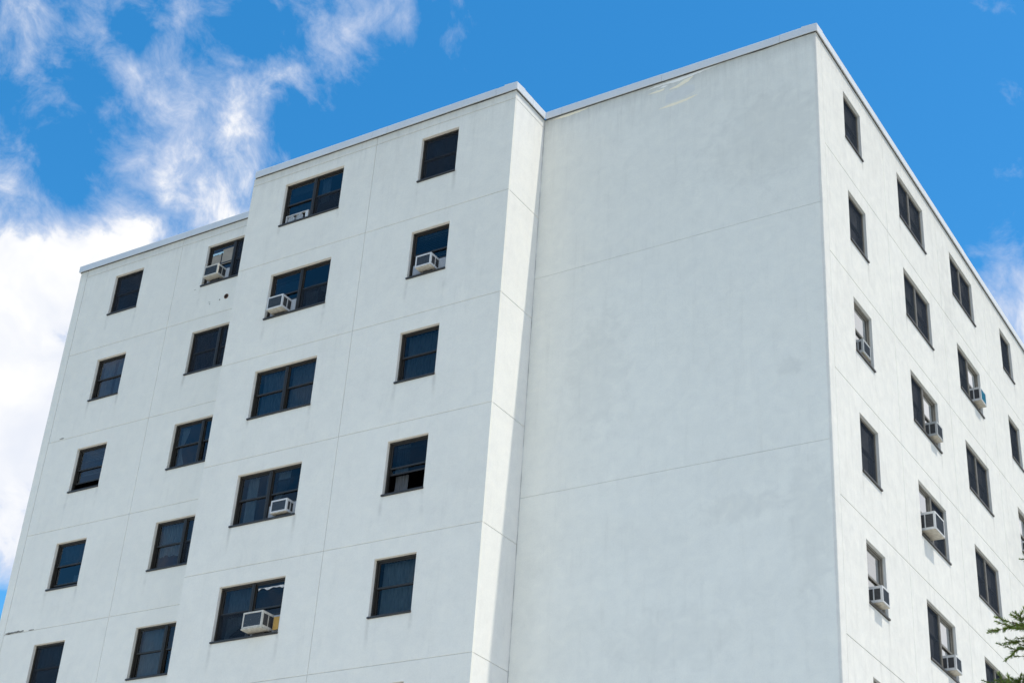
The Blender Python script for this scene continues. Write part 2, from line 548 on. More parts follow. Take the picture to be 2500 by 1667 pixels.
def bay(place, u0, u1, col, mat, top=ZTOP, band=None, **kw):
    for k in range(ROWS):
        z0 = -H*k
        z1 = z0+H if k else (band or top)
        hole = None
        if col and k < WROWS:
            a, w = COLS[col][1], COLS[col][2]
            hole = (a, a+w, z0+WB, z0+WB+WH)
        wall_panel(place, u0, u1, z0, z1, hole, mat, **kw)
    if band:
        wall_panel(place, u0, u1, band, top, None, mat, **kw)


SF, SS, SB = M['stucco_front'], M['stucco_side'], M['stucco_blank']
pf0, pfm = place_front(0), place_front(Y_MID)
ps0 = place_side(0)
# left block
bay(pf0, -23.03, -19.21, 'A', SF, band=2.69)
bay(pf0, -19.21, -15.36, 'B', SF, band=2.69)
# projecting block
bay(pfm, X_ML, -11.335, 'C', SF, band=2.69)
bay(pfm, -11.335, X_RET+GAP, 'D', SF, band=2.69, right_butt=True)
# its sunlit return
bay(place_side(X_RET), Y_MID+.07-GAP+.0002, .06, None, M['stucco_return'], band=2.69, left_butt=True)
# side facade
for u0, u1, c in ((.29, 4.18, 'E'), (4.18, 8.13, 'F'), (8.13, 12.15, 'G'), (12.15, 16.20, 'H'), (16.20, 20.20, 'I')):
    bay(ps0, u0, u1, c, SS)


def strip_mesh(L, w, t, side):
    """corner strip with a slightly uneven arris; local x along wall, y inwards, z up"""
    n = 150
    mb = MB()
    for i in range(n+1):
        z = L*i/n
        j = .006*mnoise.noise((z*3.1, 4.2, .3)) + .004*mnoise.noise((z*11.0, 1.2, 7.3))
        xo = (0+j) if side == 'l' else (w+j)
        k = .012
        if side == 'l':
            pr = [(w, t), (w, 0), (xo+k, 0), (xo, k), (xo, t)]
        else:
            pr = [(0, t), (0, 0), (xo-k, 0), (xo, k), (xo, t)]
        mb.v += [(a, b, z) for a, b in pr]
    for i in range(n):
        for q in range(4):
            a, b = i*5+q, i*5+q+1
            mb.f.append((a, b, b+5, a+5) if side == 'r' else (b, a, a+5, b+5))
    return mb.mesh('corner_strip')


# corner strips: main corner (on the sunlit side) and the far left end
link('corner_strip', strip_mesh(GZ+ZTOP, .278, .07, 'l'), SS, bld, (.003, 0, 0), math.pi/2)
link('corner_strip', strip_mesh(GZ+ZTOP, .294, .07, 'l'), SF, bld, (X_L, 0, 0), 0)
link('corner_strip', strip_mesh(GZ+ZTOP, .29, .07, 'r'), SS, bld, (0, 20.21, 0), math.pi/2)

# the blank wall: big rendered fields, the top one dented and blistered under the roof edge


def smooth(a, b, x):
    t = min(1, max(0, (x-a)/(b-a)))
    return t*t*(3-2*t)


def blank_disp(x, z):
    d = .010*mnoise.noise((x*.5, z*.45, 2.2)) + .004*mnoise.noise((x*1.6, z*1.3, 5.1))
    return d


def blank_panel(x0, x1, z0, z1, nx, nz, zs=None):
    xs = np.linspace(x0, x1, nx+1)
    zs = np.linspace(z0, z1, nz+1) if zs is None else zs
    v = []
    for z in zs:
        for x in xs:
            ed = min(1, (x-x0)/.15, (x1-x)/.15)
            v.append((x, -blank_disp(x, z)*max(0, ed), GZ+z))
    f = []
    W = nx+1
    for j in range(len(zs)-1):
        for i in range(nx):
            f.append((j*W+i, j*W+i+1, (j+1)*W+i+1, (j+1)*W+i))
    # edges turned back into the joint
    n = len(v)
    for i in range(W):
        v.append((xs[i], .07, GZ+zs[0]))
    for i in range(W):
        v.append((xs[i], .07, GZ+zs[-1]))
    for i in range(nx):
        f.append((n+i, n+i+1, i+1, i))
        t = (len(zs)-1)*W
        f.append((t+i, t+i+1, n+W+i+1, n+W+i))
    me = bpy.data.meshes.new('wall_field')
    me.from_pydata(v, [], f)
    for p in me.polygons:
        p.use_smooth = False
    return link('wall_field', me, SB, bld)


BW0, BW1 = X_RET-.02, -.060
WZ = -1.73
blank_panel(BW0, BW1, WZ+GAP, ZTOP, 150, 0, np.concatenate([np.linspace(WZ+GAP, 1.9, 30), np.linspace(1.92, ZTOP, 70)]))
for i in range(4):
    zt_, zb_ = WZ-5.6*i-GAP, max(WZ-5.6*(i+1)+GAP, -GZ)
    if zt_ > zb_:
        blank_panel(BW0, BW1, zb_, zt_, 40, 30)
# inner corner sealant bead
link('sealant_or_gap_shade', MB().box(X_RET+.001, X_RET+.012, -.014, .03, 0, GZ+2.93).mesh('sealant_or_gap_shade'), M['sealant'], bld)

# joint sealant behind the panel gaps
for k in range(ROWS):
    z = GZ-H*k
    link('joint_sealant', MB().box(-23.05, -15.3, .016, .06, z-.03, z+.03).mesh('joint_sealant'), M['sealant'], bld)
    link('joint_sealant', MB().box(X_ML+.05, X_RET-.05, Y_MID+.016, Y_MID+.06, z-.03, z+.03).mesh('joint_sealant'), M['sealant'], bld)
    link('joint_sealant', MB().box(X_RET-.06, X_RET-.016, Y_MID+.02, .05, z-.03, z+.03).mesh('joint_sealant'), M['sealant'], bld)
    link('joint_sealant', MB().box(-.06, -.016, .2, D_SIDE-.1, z-.03, z+.03).mesh('joint_sealant'), M['sealant'], bld)
zb = GZ+2.69
link('joint_sealant', MB().box(-23.05, -15.3, .016, .06, zb-.03, zb+.03).mesh('joint_sealant'), M['sealant'], bld)
link('joint_sealant', MB().box(X_ML+.05, X_RET-.05, Y_MID+.016, Y_MID+.06, zb-.03, zb+.03).mesh('joint_sealant'), M['sealant'], bld)
link('joint_sealant', MB().box(X_RET-.06, X_RET-.016, Y_MID+.02, .05, zb-.03, zb+.03).mesh('joint_sealant'), M['sealant'], bld)
for x, y in ((-23.03, 0), (-19.21, 0), (-11.335, Y_MID)):
    link('joint_sealant', MB().box(x-.03, x+.03, y+.019, y+.062, 0, GZ+2.9).mesh('joint_sealant'), M['sealant'], bld)
for y in (.285, 4.18, 8.13, 12.15, 16.20, 20.20):
    link('joint_sealant', MB().box(-.062, -.019, y-.03, y+.03, 0, GZ+2.9).mesh('joint_sealant'), M['sealant'], bld)
for i in range(4):
    z = GZ+WZ-5.6*i
    if z > .2:
        link('joint_sealant', MB().box(BW0, BW1, .012, .06, z-.03, z+.03).mesh('joint_sealant'), M['sealant'], bld)

# concrete plinth below the lowest panels
PZ = GZ-H*(ROWS-1)-.01
for x0_, x1_, y0_, y1_ in ((X_L+.02, X_ML-.01, .012, .30), (X_ML+.02, X_RET-.016, Y_MID+.016, Y_MID+.30), (X_RET-.30, X_RET-.014, Y_MID+.302, .20), (-.30, -.014, .30, D_SIDE-.3)):
    link('plinth', MB().box(x0_, x1_, y0_, y1_, 0, PZ).mesh('plinth'), M['concrete'], bld)

# hidden walls, roof
link('party_wall', MB().box(X_ML-.0, X_ML+.05, Y_MID+.071, .0, 0, GZ+2.69).mesh('party_wall'), SS, bld)
link('party_wall', MB().box(X_L, X_L+.2, .071, D_SIDE, 0, GZ+ZTOP).mesh('party_wall'), SS, bld)
link('party_wall', MB().box(X_L+.2, -.071, D_SIDE-.2, D_SIDE, 0, GZ+ZTOP).mesh('party_wall'), SF, bld)
link('roof_deck', MB().box(X_L+.21, -.10, .10, D_SIDE-.21, GZ+2.62, GZ+2.75).mesh('roof_deck'), M['roof'], bld)
link('roof_deck', MB().box(X_ML+.08, X_RET-.08, Y_MID+.10, .098, GZ+2.62, GZ+2.74).mesh('roof_deck'), M['roof'], bld)

# coping: folded metal sections with open seams
PROF = [(.055, 2.925), (.055, 3.125), (.045, 3.140), (-.32, 3.165), (-.32, 3.0), (-.05, 2.96), (.035, 2.955), (.035, 2.925)]


def coping_run(p0, p1, seams, e0=0.0, e1=0.0):
    """travel direction keeps the outside on the right hand"""
    p0, p1 = Vector(p0), Vector(p1)
    d = (p1-p0).normalized()
    L = (p1-p0).length
    ts = [-e0] + sorted(seams) + [L+e1]
    for a, b in zip(ts[:-1], ts[1:]):
        lift = random.uniform(-.004, .004)
        prof = [(o+random.uniform(-.001, .001), z+lift) for o, z in PROF]
        me = MB().prism(prof, p0+d*(a+.003), p1-d*(L-b+.003)).mesh('coping_section')
        link('coping_section', me, M['coping'], bld)
    # uneven dark strip painted for the shaded gap just under the metal
    n = int(L/.06)
    mb = MB()
    o = d.cross(Vector((0, 0, 1)))
    for i in range(n+1):
        P = p0+d*(L*i/n)
        s = L*i/n
        lo = 2.924-.003-.022*max(0, mnoise.noise((P.x*1.1+3, P.y*1.1, 9)))-.006*mnoise.noise((P.x*7, P.y*7, 2))
        mb.v += [tuple(P+o*.010+Vector((0, 0, 2.945))), tuple(P+o*.010+Vector((0, 0, lo))), tuple(P-o*.02+Vector((0, 0, lo)))]
    for i in range(n):
        a = i*3
        mb.f += [(a, a+1, a+4, a+3), (a+1, a+2, a+5, a+4)]
    link('sealant_or_gap_shade', mb.mesh('sealant_or_gap_shade'), M['gap_shade'], bld)


z0 = GZ
coping_run((X_L, 0, z0), (-15.40, 0, z0), [.62, 4.25, 4.42, 7.5], e0=.055)
coping_run((-15.385, Y_MID, z0), (X_RET, Y_MID, z0), [.55, 3.9, 4.37, 7.67], e1=.050)
coping_run((X_RET, Y_MID, z0), (X_RET, 0, z0), [.7], e0=.052, e1=-.06)
coping_run((X_RET, 0, z0), (0, 0, z0), [.51, 3.28, 6.3], e0=-.058, e1=.050)
coping_run((0, 0, z0), (0, D_SIDE, z0), [.6, 3.9, 7.2, 10.5, 13.8, 17.1], e0=.052, e1=.05)
coping_run((0, D_SIDE, z0), (X_L, D_SIDE, z0), [4, 8, 12, 16, 20], e0=-.003, e1=.05)
coping_run((X_L, D_SIDE, z0), (X_L, 0, z0), [4, 8, 12, 16], e0=-.003, e1=-.003)

# small scars on the left block: an old pipe sleeve, bolt holes, a broken joint


def disc(r, n=20, wob=.0):
    mb = MB()
    mb.v = [(0, 0, 0)] + [(math.cos(2*math.pi*i/n)*r*(1+wob*random.uniform(-1, 1)), 0, math.sin(2*math.pi*i/n)*r*(1+wob*random.uniform(-1, 1))) for i in range(n)]
    mb.f = [(0, 1+i, 1+(i+1) % n) for i in range(n)]
    return mb.mesh('bolt_hole')


slv = MB()
nn = 24
for i in range(nn):
    a = 2*math.pi*i/nn
    for r, y in ((.075, -.003), (.070, -.018), (.056, -.018), (.054, -.002)):
        slv.v.append((math.cos(a)*r, y, math.sin(a)*r))
for i in range(nn):
    for q in range(3):
        a, b = i*4+q, ((i+1) % nn)*4+q
        slv.f.append((a, b, b+1, a+1))
sl = link('pipe_sleeve', slv.mesh('pipe_sleeve', smooth=True), M['rust'], bld, (-17.12, 0, GZ+.46))
link('sleeve_opening', disc(.054), M['black'], sl, (0, -.004, 0))
for x, z, r in ((-17.35, .41, .020), (-17.71, .42, .014), (-17.70, .36, .014), (-17.76, .40, .009), (-18.39, 1.0, .010), (-18.35, 1.0, .010), (-17.76, .455, .008)):
    link('bolt_hole', disc(r, 10, .15), M['black'], bld, (x, -.0025, GZ+z))


def flake(x0, x1, z, hh, mat):
    n = 26
    mb = MB()
    for i in range(n+1):
        t = i/n
        x = x0+(x1-x0)*t
        w = hh*(.35+.65*math.sin(math.pi*min(1, max(0, t)))**.4)
        mb.v += [(x, -.003, GZ+z-w*(.55+.4*mnoise.noise((x*9, 1, 2)))), (x, -.003, GZ+z+w*(.55+.5*mnoise.noise((x*11, 5, 2))))]
    for i in range(n):
        a = 2*i
        mb.f.append((a, a+2, a+3, a+1))
    return link('broken_joint', mb.mesh('broken_joint'), mat, bld)


def patch(outline, mat, proud=.004, name='repair_patch'):
    """thin skim of filler on the blank wall; outline in wall metres (x, z), with a feathered ragged edge"""
    pts = []
    n = len(outline)
    for i in range(n):
        a, b = outline[i], outline[(i+1) % n]
        for q in range(8):
            t = q/8
            x, z = a[0]+(b[0]-a[0])*t, a[1]+(b[1]-a[1])*t
            pts.append((x+.012*mnoise.noise((x*14, z*14, 1)), z+.012*mnoise.noise((x*14, z*14, 7))))
    cx, cz = sum(q[0] for q in pts)/len(pts), sum(q[1] for q in pts)/len(pts)
    mb = MB()
    m_ = len(pts)
    mb.v = [(x, -blank_disp(x, z)-proud*.25, GZ+z) for x, z in pts] + [(cx+(x-cx)*.93, -blank_disp(x, z)-proud, GZ+cz+(z-cz)*.75) for x, z in pts]
    for i in range(m_):
        j = (i+1) % m_
        mb.f.append((i, j, m_+j, m_+i))
    mb.f.append(tuple(range(m_, 2*m_)))
    return link(name, mb.mesh(name), mat, bld)


patch([(-3.98, 2.14), (-3.70, 2.11), (-3.35, 2.13), (-3.10, 2.17), (-2.95, 2.22), (-3.10, 2.225), (-3.35, 2.20), (-3.70, 2.19)], M['filler'])
patch([(-4.28, 2.69), (-4.05, 2.66), (-3.85, 2.67), (-3.82, 2.72), (-4.05, 2.725)], M['filler'])
patch([(-3.70, 2.62), (-3.45, 2.62), (-3.20, 2.70), (-3.05, 2.82), (-3.30, 2.78), (-3.50, 2.69)], M['filler'])
patch([(-4.30, 2.82), (-3.95, 2.84), (-3.5, 2.80), (-3.05, 2.83), (-2.40, 2.895), (-3.0, 2.90), (-3.6, 2.885), (-4.1, 2.88)], M['filler_white'])
patch([(-3.98, 2.77), (-3.86, 2.75), (-3.74, 2.78), (-3.85, 2.81)], M['filler_white'])
patch([(-6.98, 2.87), (-6.5, 2.83), (-6.1, 2.85), (-5.85, 2.895), (-6.3, 2.90), (-6.7, 2.90)], M['filler'])
patch([(-3.80, 2.24), (-3.30, 2.26), (-3.02, 2.36), (-3.05, 2.55), (-3.35, 2.58), (-3.78, 2.50)], M['filler_grey'], .002)
flake(-22.98, -22.28, -8.37, .045, M['concrete'])
flake(-22.10, -21.90, -8.38, .022, M['concrete'])
flake(-22.95, -22.70, -8.385, .012, M['black'])
flake(-22.60, -22.42, -2.76, .030, M['concrete'])

# ------------------------------------------------------------------ windows
mesh_cache = {}


def cached(key, fn):
    if key not in mesh_cache:
        mesh_cache[key] = fn()
    return mesh_cache[key]


SILLH = .048
FR = .042
ZB = SILLH+.032
ZT = WH-.045
ZM = (ZB+ZT)/2 + .01


def win_frame(W, double):
    mb = MB()
    mb.ring(0.001, W-.001, SILLH+.001, WH-.001, FR, REV, REV+.085, tb=.032, tt=.045)
    mb.ring(FR+.001, W-FR-.001, ZB+.001, ZT-.001, .012, REV+.028, REV+.05)
    if double:
        mb.box(W/2-.048, W/2+.048, REV-.008, REV+.083, ZB+.002, ZT+.02)
        mb.box(W/2-.012, W/2+.012, REV-.014, REV-.0085, ZB+.004, ZT+.01)
    return mb.mesh('window')


def sill_mesh(W):
    mb = MB()
    y0, y1 = -.034, REV+.09
    a = [(-.012, y0, 0.0), (W+.012, y0, 0.0), (W+.012, y0, .030), (-.012, y0, .030)]
    mb.box(.002, W-.002, .0075, y1, .004, SILLH-.002)
    mb.box(-.012, W+.012, y0, .0065, .002, SILLH-.010)
    return mb.mesh('sill')


def sash_mesh(w, h):
    return MB().ring(0, w, 0, h, .030, 0, .024, tb=.040, tt=.034).mesh('sash')


def pane_mesh(w, h):
    mb = MB()
    mb.quad((0, 0, 0), (w, 0, 0), (w, 0, h), (0, 0, h))
    return mb.mesh('pane')


def screen_mesh(w, h):
    mb = MB()
    mb.quad((0, 0, 0), (w, 0, 0), (w, 0, h), (0, 0, h))
    return mb.mesh('insect_screen')


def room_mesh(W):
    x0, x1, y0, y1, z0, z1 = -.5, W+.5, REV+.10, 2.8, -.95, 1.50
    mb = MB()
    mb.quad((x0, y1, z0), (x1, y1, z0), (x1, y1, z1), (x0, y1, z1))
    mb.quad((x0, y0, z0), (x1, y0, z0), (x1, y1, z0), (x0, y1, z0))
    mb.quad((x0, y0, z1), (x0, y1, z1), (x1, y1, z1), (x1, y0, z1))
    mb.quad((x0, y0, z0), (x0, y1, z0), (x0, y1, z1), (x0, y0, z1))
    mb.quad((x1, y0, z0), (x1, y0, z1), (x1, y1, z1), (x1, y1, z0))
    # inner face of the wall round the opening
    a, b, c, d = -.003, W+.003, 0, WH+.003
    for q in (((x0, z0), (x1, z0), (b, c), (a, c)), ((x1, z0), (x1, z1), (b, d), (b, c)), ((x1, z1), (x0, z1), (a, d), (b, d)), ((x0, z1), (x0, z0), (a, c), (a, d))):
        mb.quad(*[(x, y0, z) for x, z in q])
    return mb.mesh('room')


# one entry per window light: open = how far the lower sash is raised, scr = '', 'f'ull or 'h'alf insect screen
DEF_F = dict(open=0, scr='h')
DEF_S = dict(open=0, scr='f')
CONF = {
    'A0': [dict(scr='f')], 'A1': [dict(scr='')], 'A2': [dict(open=.22, scr='')], 'A3': [dict(open=.08, scr='')], 'A4': [dict(scr='f')],
    'B0': [dict(open=.40, scr=''), dict(scr='f')], 'B1': [dict(scr='f'), dict(scr='f')], 'B2': [dict(scr=''), dict(scr='')],
    'B3': [dict(scr=''), dict(scr='h')], 'B4': [dict(scr=''), dict(scr='')],
    'C0': [dict(open=.27, scr=''), dict(scr='h')], 'C1': [dict(open=.41, scr=''), dict(scr='h')], 'C2': [dict(scr=''), dict(scr='')],
    'C3': [dict(scr=''), dict(open=.34, scr='')], 'C4': [dict(scr='h'), dict(open=.42, scr='')],
    'D0': [dict(scr='f')], 'D1': [dict(open=.36, scr='')], 'D2': [dict(scr='')], 'D3': [dict(open=.46, scr='')], 'D4': [dict(scr='')],
    'E2': [dict(open=.37, scr='')], 'E4': [dict(open=.36, scr='')],
    'F2': [dict(scr='f'), dict(open=.41, scr='')], 'F3': [dict(open=.50, scr=''), dict(scr='f')], 'F4': [dict(scr='f'), dict(open=.36, scr='')],
    'G1': [dict(scr='f'), dict(open=.46, scr='')],
    'H2': [dict(open=.30, scr='')]}


def wpoint(col, row, u, y, z):
    place, left, W = COLS[col]
    (px, py, pz), rz = place(left, -H*row+WB)
    if rz == 0.0:
        return Vector((px+u, py+y, pz+z)), rz
    return Vector((px-y, py+u, pz+z)), rz


def lights_of(W):
    if W > 1.5:
        return [(FR+.012, W/2-.050), (W/2+.050, W-FR-.012)]
    return [(FR+.012, W-FR-.012)]


for col, (place, left, W) in COLS.items():
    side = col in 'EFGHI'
    fm = M['frame_sunlit_tone'] if side else M['frame']
    for row in range(WROWS):
        loc, rz = place(left, -H*row+WB)
        dbl = W > 1.5
        wk = round(W, 3)
        sh = .02 if side else 0.0
        loc = (loc[0]+sh, loc[1], loc[2])
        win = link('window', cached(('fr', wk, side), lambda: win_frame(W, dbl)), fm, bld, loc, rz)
        link('sill', cached(('sill', wk), lambda: sill_mesh(W)), M['sill'], win, (0, sh, 0))
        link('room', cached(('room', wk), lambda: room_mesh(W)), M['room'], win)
        conf = CONF.get(col+str(row))
        for li, (a, b) in enumerate(lights_of(W)):
            c = dict(DEF_S if side else DEF_F)
            if conf:
                c.update(conf[li])
            lw = b-a
            hu, hl = ZT-ZM+.016, ZM-ZB+.016
            key = round(lw, 3)
            tilt = random.uniform(-.004, .004)
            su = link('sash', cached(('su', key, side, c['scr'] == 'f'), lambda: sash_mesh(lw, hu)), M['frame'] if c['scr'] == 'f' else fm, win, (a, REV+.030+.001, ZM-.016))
            link('pane', cached(('pu', key), lambda: pane_mesh(lw-.05, hu-.06)), M['glass'], win, (a+.025, REV+.045, ZM+.014), tilt)
            z = ZB+min(c['open'], hu-.05)
            if not (c['scr'] == 'f' and side):
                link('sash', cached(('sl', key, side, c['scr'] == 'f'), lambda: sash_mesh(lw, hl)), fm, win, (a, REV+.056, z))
            link('pane', cached(('pl', key), lambda: pane_mesh(lw-.05, hl-.06)), M['glass'], win, (a+.025, REV+.070, z+.03), -tilt)
            if c['scr'] == 'f':
                link('insect_screen', cached(('sf', key), lambda: screen_mesh(lw, ZT-ZB)), M['screen'], win, (a, REV+.020, ZB))
            elif c['scr'] == 'h':
                link('insect_screen', cached(('sh', key), lambda: screen_mesh(lw, ZM-ZB)), M['screen'], win, (a, REV+.024, ZB))

# ------------------------------------------------------------------ things in the windows
ROWN = ['top-floor', 'second-row', 'third-row', 'fourth-row', 'fifth-row', 'sixth-row']
COLN = {'A': 'leftmost window', 'B': 'window left of the projecting block', 'C': 'double window, projecting block',
        'D': 'window beside the blank wall', 'E': 'window nearest the sunlit corner', 'F': 'window, first sunlit column',
        'G': 'window, second sunlit column', 'H': 'window at the right edge'}


def where(col, row):
    return ROWN[row] + ' ' + COLN[col]


def cloth_mesh(u0, u1, z0, z1, folds=8, amp=.018, pinch=None, seed=0, slant=0.0, hem=0.0):
    """hanging cloth with vertical folds; pinch=(side, height) gathers it like a tied-back curtain"""
    nx, nz = max(16, folds*6), 14
    mb = MB()
    for j in range(nz+1):
        t = j/nz
        z = z0+(z1-z0)*t
        for i in range(nx+1):
            s = i/nx
            u = u0+(u1-u0)*s
            am = amp*(.6+.6*abs(mnoise.noise((s*4+seed, t*1.2, seed))))
            if pinch:
                sd, hz = pinch
                k = math.exp(-((t-hz)/.28)**2)*.72
                ctr = u0 if sd == 'l' else (u1 if sd == 'r' else (u0+u1)/2)
                u = u+(ctr-u)*k
            if slant:
                u += (1-t)*slant*(s-.0)
            y = am*math.sin(2*math.pi*(folds*s+.5*mnoise.noise((s*3, seed, t*.7)))+seed)
            zz = z + hem*(1-t)*mnoise.noise((s*5, seed, 3))
            mb.v.append((u, y, zz))
    W_ = nx+1
    for j in range(nz):
        for i in range(nx):
            a = j*W_+i
            mb.f.append((a, a+1, a+W_+1, a+W_))
    return mb.mesh('curtain', smooth=True)


def curtain(col, row, u0, u1, z0, z1, mat, desc, name='curtain', cat='curtain', group='curtains behind the windows', y=.26, **kw):
    P, rz = wpoint(col, row, u0, y, z0)
    me = cloth_mesh(0, u1-u0, 0, z1-z0, seed=random.random()*9, **kw)
    o = link(name, me, mat, None, P, rz)
    return tag(o, desc + ' in the ' + where(col, row), cat, group)


def blind(col, row, u0, u1, z0, z1, mat, desc, y=.24):
    P, rz = wpoint(col, row, u0, y, z0)
    w, h = u1-u0, z1-z0
    root = link('window_blind', MB().box(0, w, 0, .03, h-.035, h).mesh('window_blind'), mat, None, P, rz)
    n = int(h/.05)
    for i in range(n):
        z = h-.06-i*.05
        mb = MB()
        mb.quad((0, .0, z-.02), (w, .0, z-.02), (w, .022, z+.022), (0, .022, z+.022))
        link('slat', mb.mesh('slat'), mat, root)
    link('bottom_rail', MB().box(0, w, .002, .026, 0, .016).mesh('bottom_rail'), mat, root)
    return tag(root, desc + ' in the ' + where(col, row), 'blind', 'window blinds')


LW2 = .90     # width of one light in a double window
zlo, zhi = ZB+.02, ZT+.02
WC, GC, DC = M['cur_white'], M['cur_grey'], M['cur_dim']
# left end column
curtain('A', 1, .08, .52, zlo, zhi, GC, 'pale left-hand curtain', folds=5)
curtain('A', 1, .62, 1.05, zlo, zhi, GC, 'pale right-hand curtain', folds=5)
blind('A', 2, .06, 1.06, .62, zhi, M['blind'], 'half-lowered slatted blind', y=.30)
curtain('A', 3, .60, .80, .25, .46, M['cur_grey'], 'small pale patterned cloth', folds=2, y=.30)
curtain('A', 3, .06, 1.06, .85, zhi, DC, 'short dark curtain', folds=6)
curtain('A', 4, .06, 1.06, .75, zhi, DC, 'dim short curtain', folds=7)
# column left of the projecting block
curtain('B', 1, .06, .92, zlo, zhi, M['cur_purple'], 'dark purple curtain', folds=7)
curtain('B', 2, .10, .36, zlo, zhi, WC, 'white tied-back curtain', folds=4, pinch=('l', .45))
curtain('B', 3, .06, .92, .45, zhi, WC, 'white lace curtain with a ragged hem', folds=9, hem=.08)
curtain('B', 3, .06, .92, zlo, .55, M['cur_purple'], 'dark cloth along the sill', folds=4, y=.30)
curtain('B', 3, 1.02, 1.86, zlo, zhi, GC, 'grey right-hand curtain', folds=8)
curtain('B', 4, .06, .92, zlo, zhi, WC, 'flat pale left-hand curtain', folds=5, amp=.008)
curtain('B', 4, 1.02, 1.86, zlo, zhi, GC, 'greyish right-hand curtain', folds=6)
# projecting block, double windows
curtain('C', 0, 1.06, 1.34, .55, zhi, GC, 'narrow pale curtain', folds=4)
curtain('C', 0, .06, .92, .50, zhi, DC, 'dim left-hand shade', folds=3, amp=.006)
curtain('C', 1, .10, .90, .80, 1.08, WC, 'pale shade behind the upper left pane', folds=3, amp=.006, y=.20)
curtain('C', 1, 1.06, 1.45, zlo, .66, GC, 'lace left-hand half curtain', folds=6)
curtain('C', 1, 1.50, 1.86, .35, .72, GC, 'lace right-hand half curtain', folds=4, pinch=('r', .3))
curtain('C', 2, .10, .92, zlo, zhi, GC, 'sheer left-hand curtain', folds=9)
curtain('C', 2, 1.02, 1.84, zlo, zhi, GC, 'sheer right-hand curtain', folds=9)
curtain('C', 3, .14, .46, zlo, zhi, WC, 'white curtain panel at the left', folds=5)
curtain('C', 3, .70, .92, zlo, zhi, GC, 'drawn-back curtain left of the mullion', folds=3, pinch=('r', .2))
curtain('C', 3, 1.04, 1.42, .46, zhi, WC, 'long white curtain right of the mullion', folds=6, pinch=('l', .1))
curtain('C', 4, .12, .92, .72, zhi, GC, 'grey upper left curtain', folds=6)
curtain('C', 4, .14, .60, zlo, .66, WC, 'white lower left curtain drawn aside', folds=6, pinch=('l', .15))
curtain('C', 4, 1.02, 1.84, .52, 1.13, DC, 'smooth dark-blue shade', folds=2, amp=.004)
curtain('C', 4, 1.08, 1.84, 1.14, 1.19, M['cur_bright'], 'crumpled white strip of cloth', folds=3, amp=.006, hem=.10, y=.118)
# projecting block, single windows
for i in range(2):
    curtain('D', 0, .10+.45*i, .55+.45*i, zlo, zhi, DC, ('left' if i == 0 else 'right')+' half of a dark knotted curtain', folds=7, pinch=('r' if i == 0 else 'l', .42), amp=.022)
blind('D', 1, .06, 1.04, .62, zhi, M['blind'], 'slatted blind above the air conditioner')
curtain('D', 2, .08, 1.03, zlo, zhi, GC, 'full-width sheer curtain', folds=10)
curtain('D', 3, .10, .46, .62, zhi, WC, 'narrow white upper curtain', folds=6)
curtain('D', 3, .10, .46, zlo, .58, DC, 'dim lace strip left of the opening', folds=5, y=.30)
curtain('D', 3, .90, 1.03, zlo, .60, DC, 'dim lace strip right of the opening', folds=2, y=.30)
curtain('D', 4, .08, 1.03, zlo, zhi, WC, 'full-width pale curtain', folds=11)
# sunlit side
curtain('E', 4, .06, .60, .46, .62, M['red_cloth'], 'dark red cloth above the air conditioner', folds=3, y=.30)
curtain('F', 1, .10, .50, .55, zhi, WC, 'pale curtain', folds=5, y=.24)
curtain('G', 0, 1.10, 1.60, .50, zhi, GC, 'grey curtain', folds=5, y=.24)
curtain('G', 2, 1.10, 1.50, zlo, .45, GC, 'pale cloth low behind the screen', folds=4, y=.24)

# beige sheets painted as a reflection on the top-floor glass left of the projection
for (a, b, z_, zz, lab) in ((.12, .45, .62, 1.03, 'left beige painted reflection'), (.49, .87, .66, 1.16, 'right beige painted reflection')):
    P, rz = wpoint('B', 0, a, .120, z_)
    o = link('cardboard_or_reflection_sheet', MB().box(0, b-a, 0, .006, 0, zz-z_).mesh('cardboard_or_reflection_sheet', bevel=.001), M['cardboard'], None, P, rz)  # beige of the painted reflection, not real cardboard
    tag(o, lab + ' in the ' + where('B', 0), 'cardboard', 'painted pane reflections')
curtain('B', 0, .13, .52, 1.03, 1.10, M['plastic_blue'], 'pale blue plastic strip', name='plastic_strip', cat='plastic strip', group=None, y=.112, folds=2, amp=.004, hem=.05)
P, rz = wpoint('C', 4, 1.70, .075, .13)
o = link('cardboard_or_reflection_sheet', MB().box(0, .16, 0, .01, 0, .30).mesh('cardboard_or_reflection_sheet', bevel=.001), M['cardboard_yellow'], None, P, rz)
tag(o, 'yellowish cardboard right of the stained air conditioner in the fifth-row double window', 'cardboard')


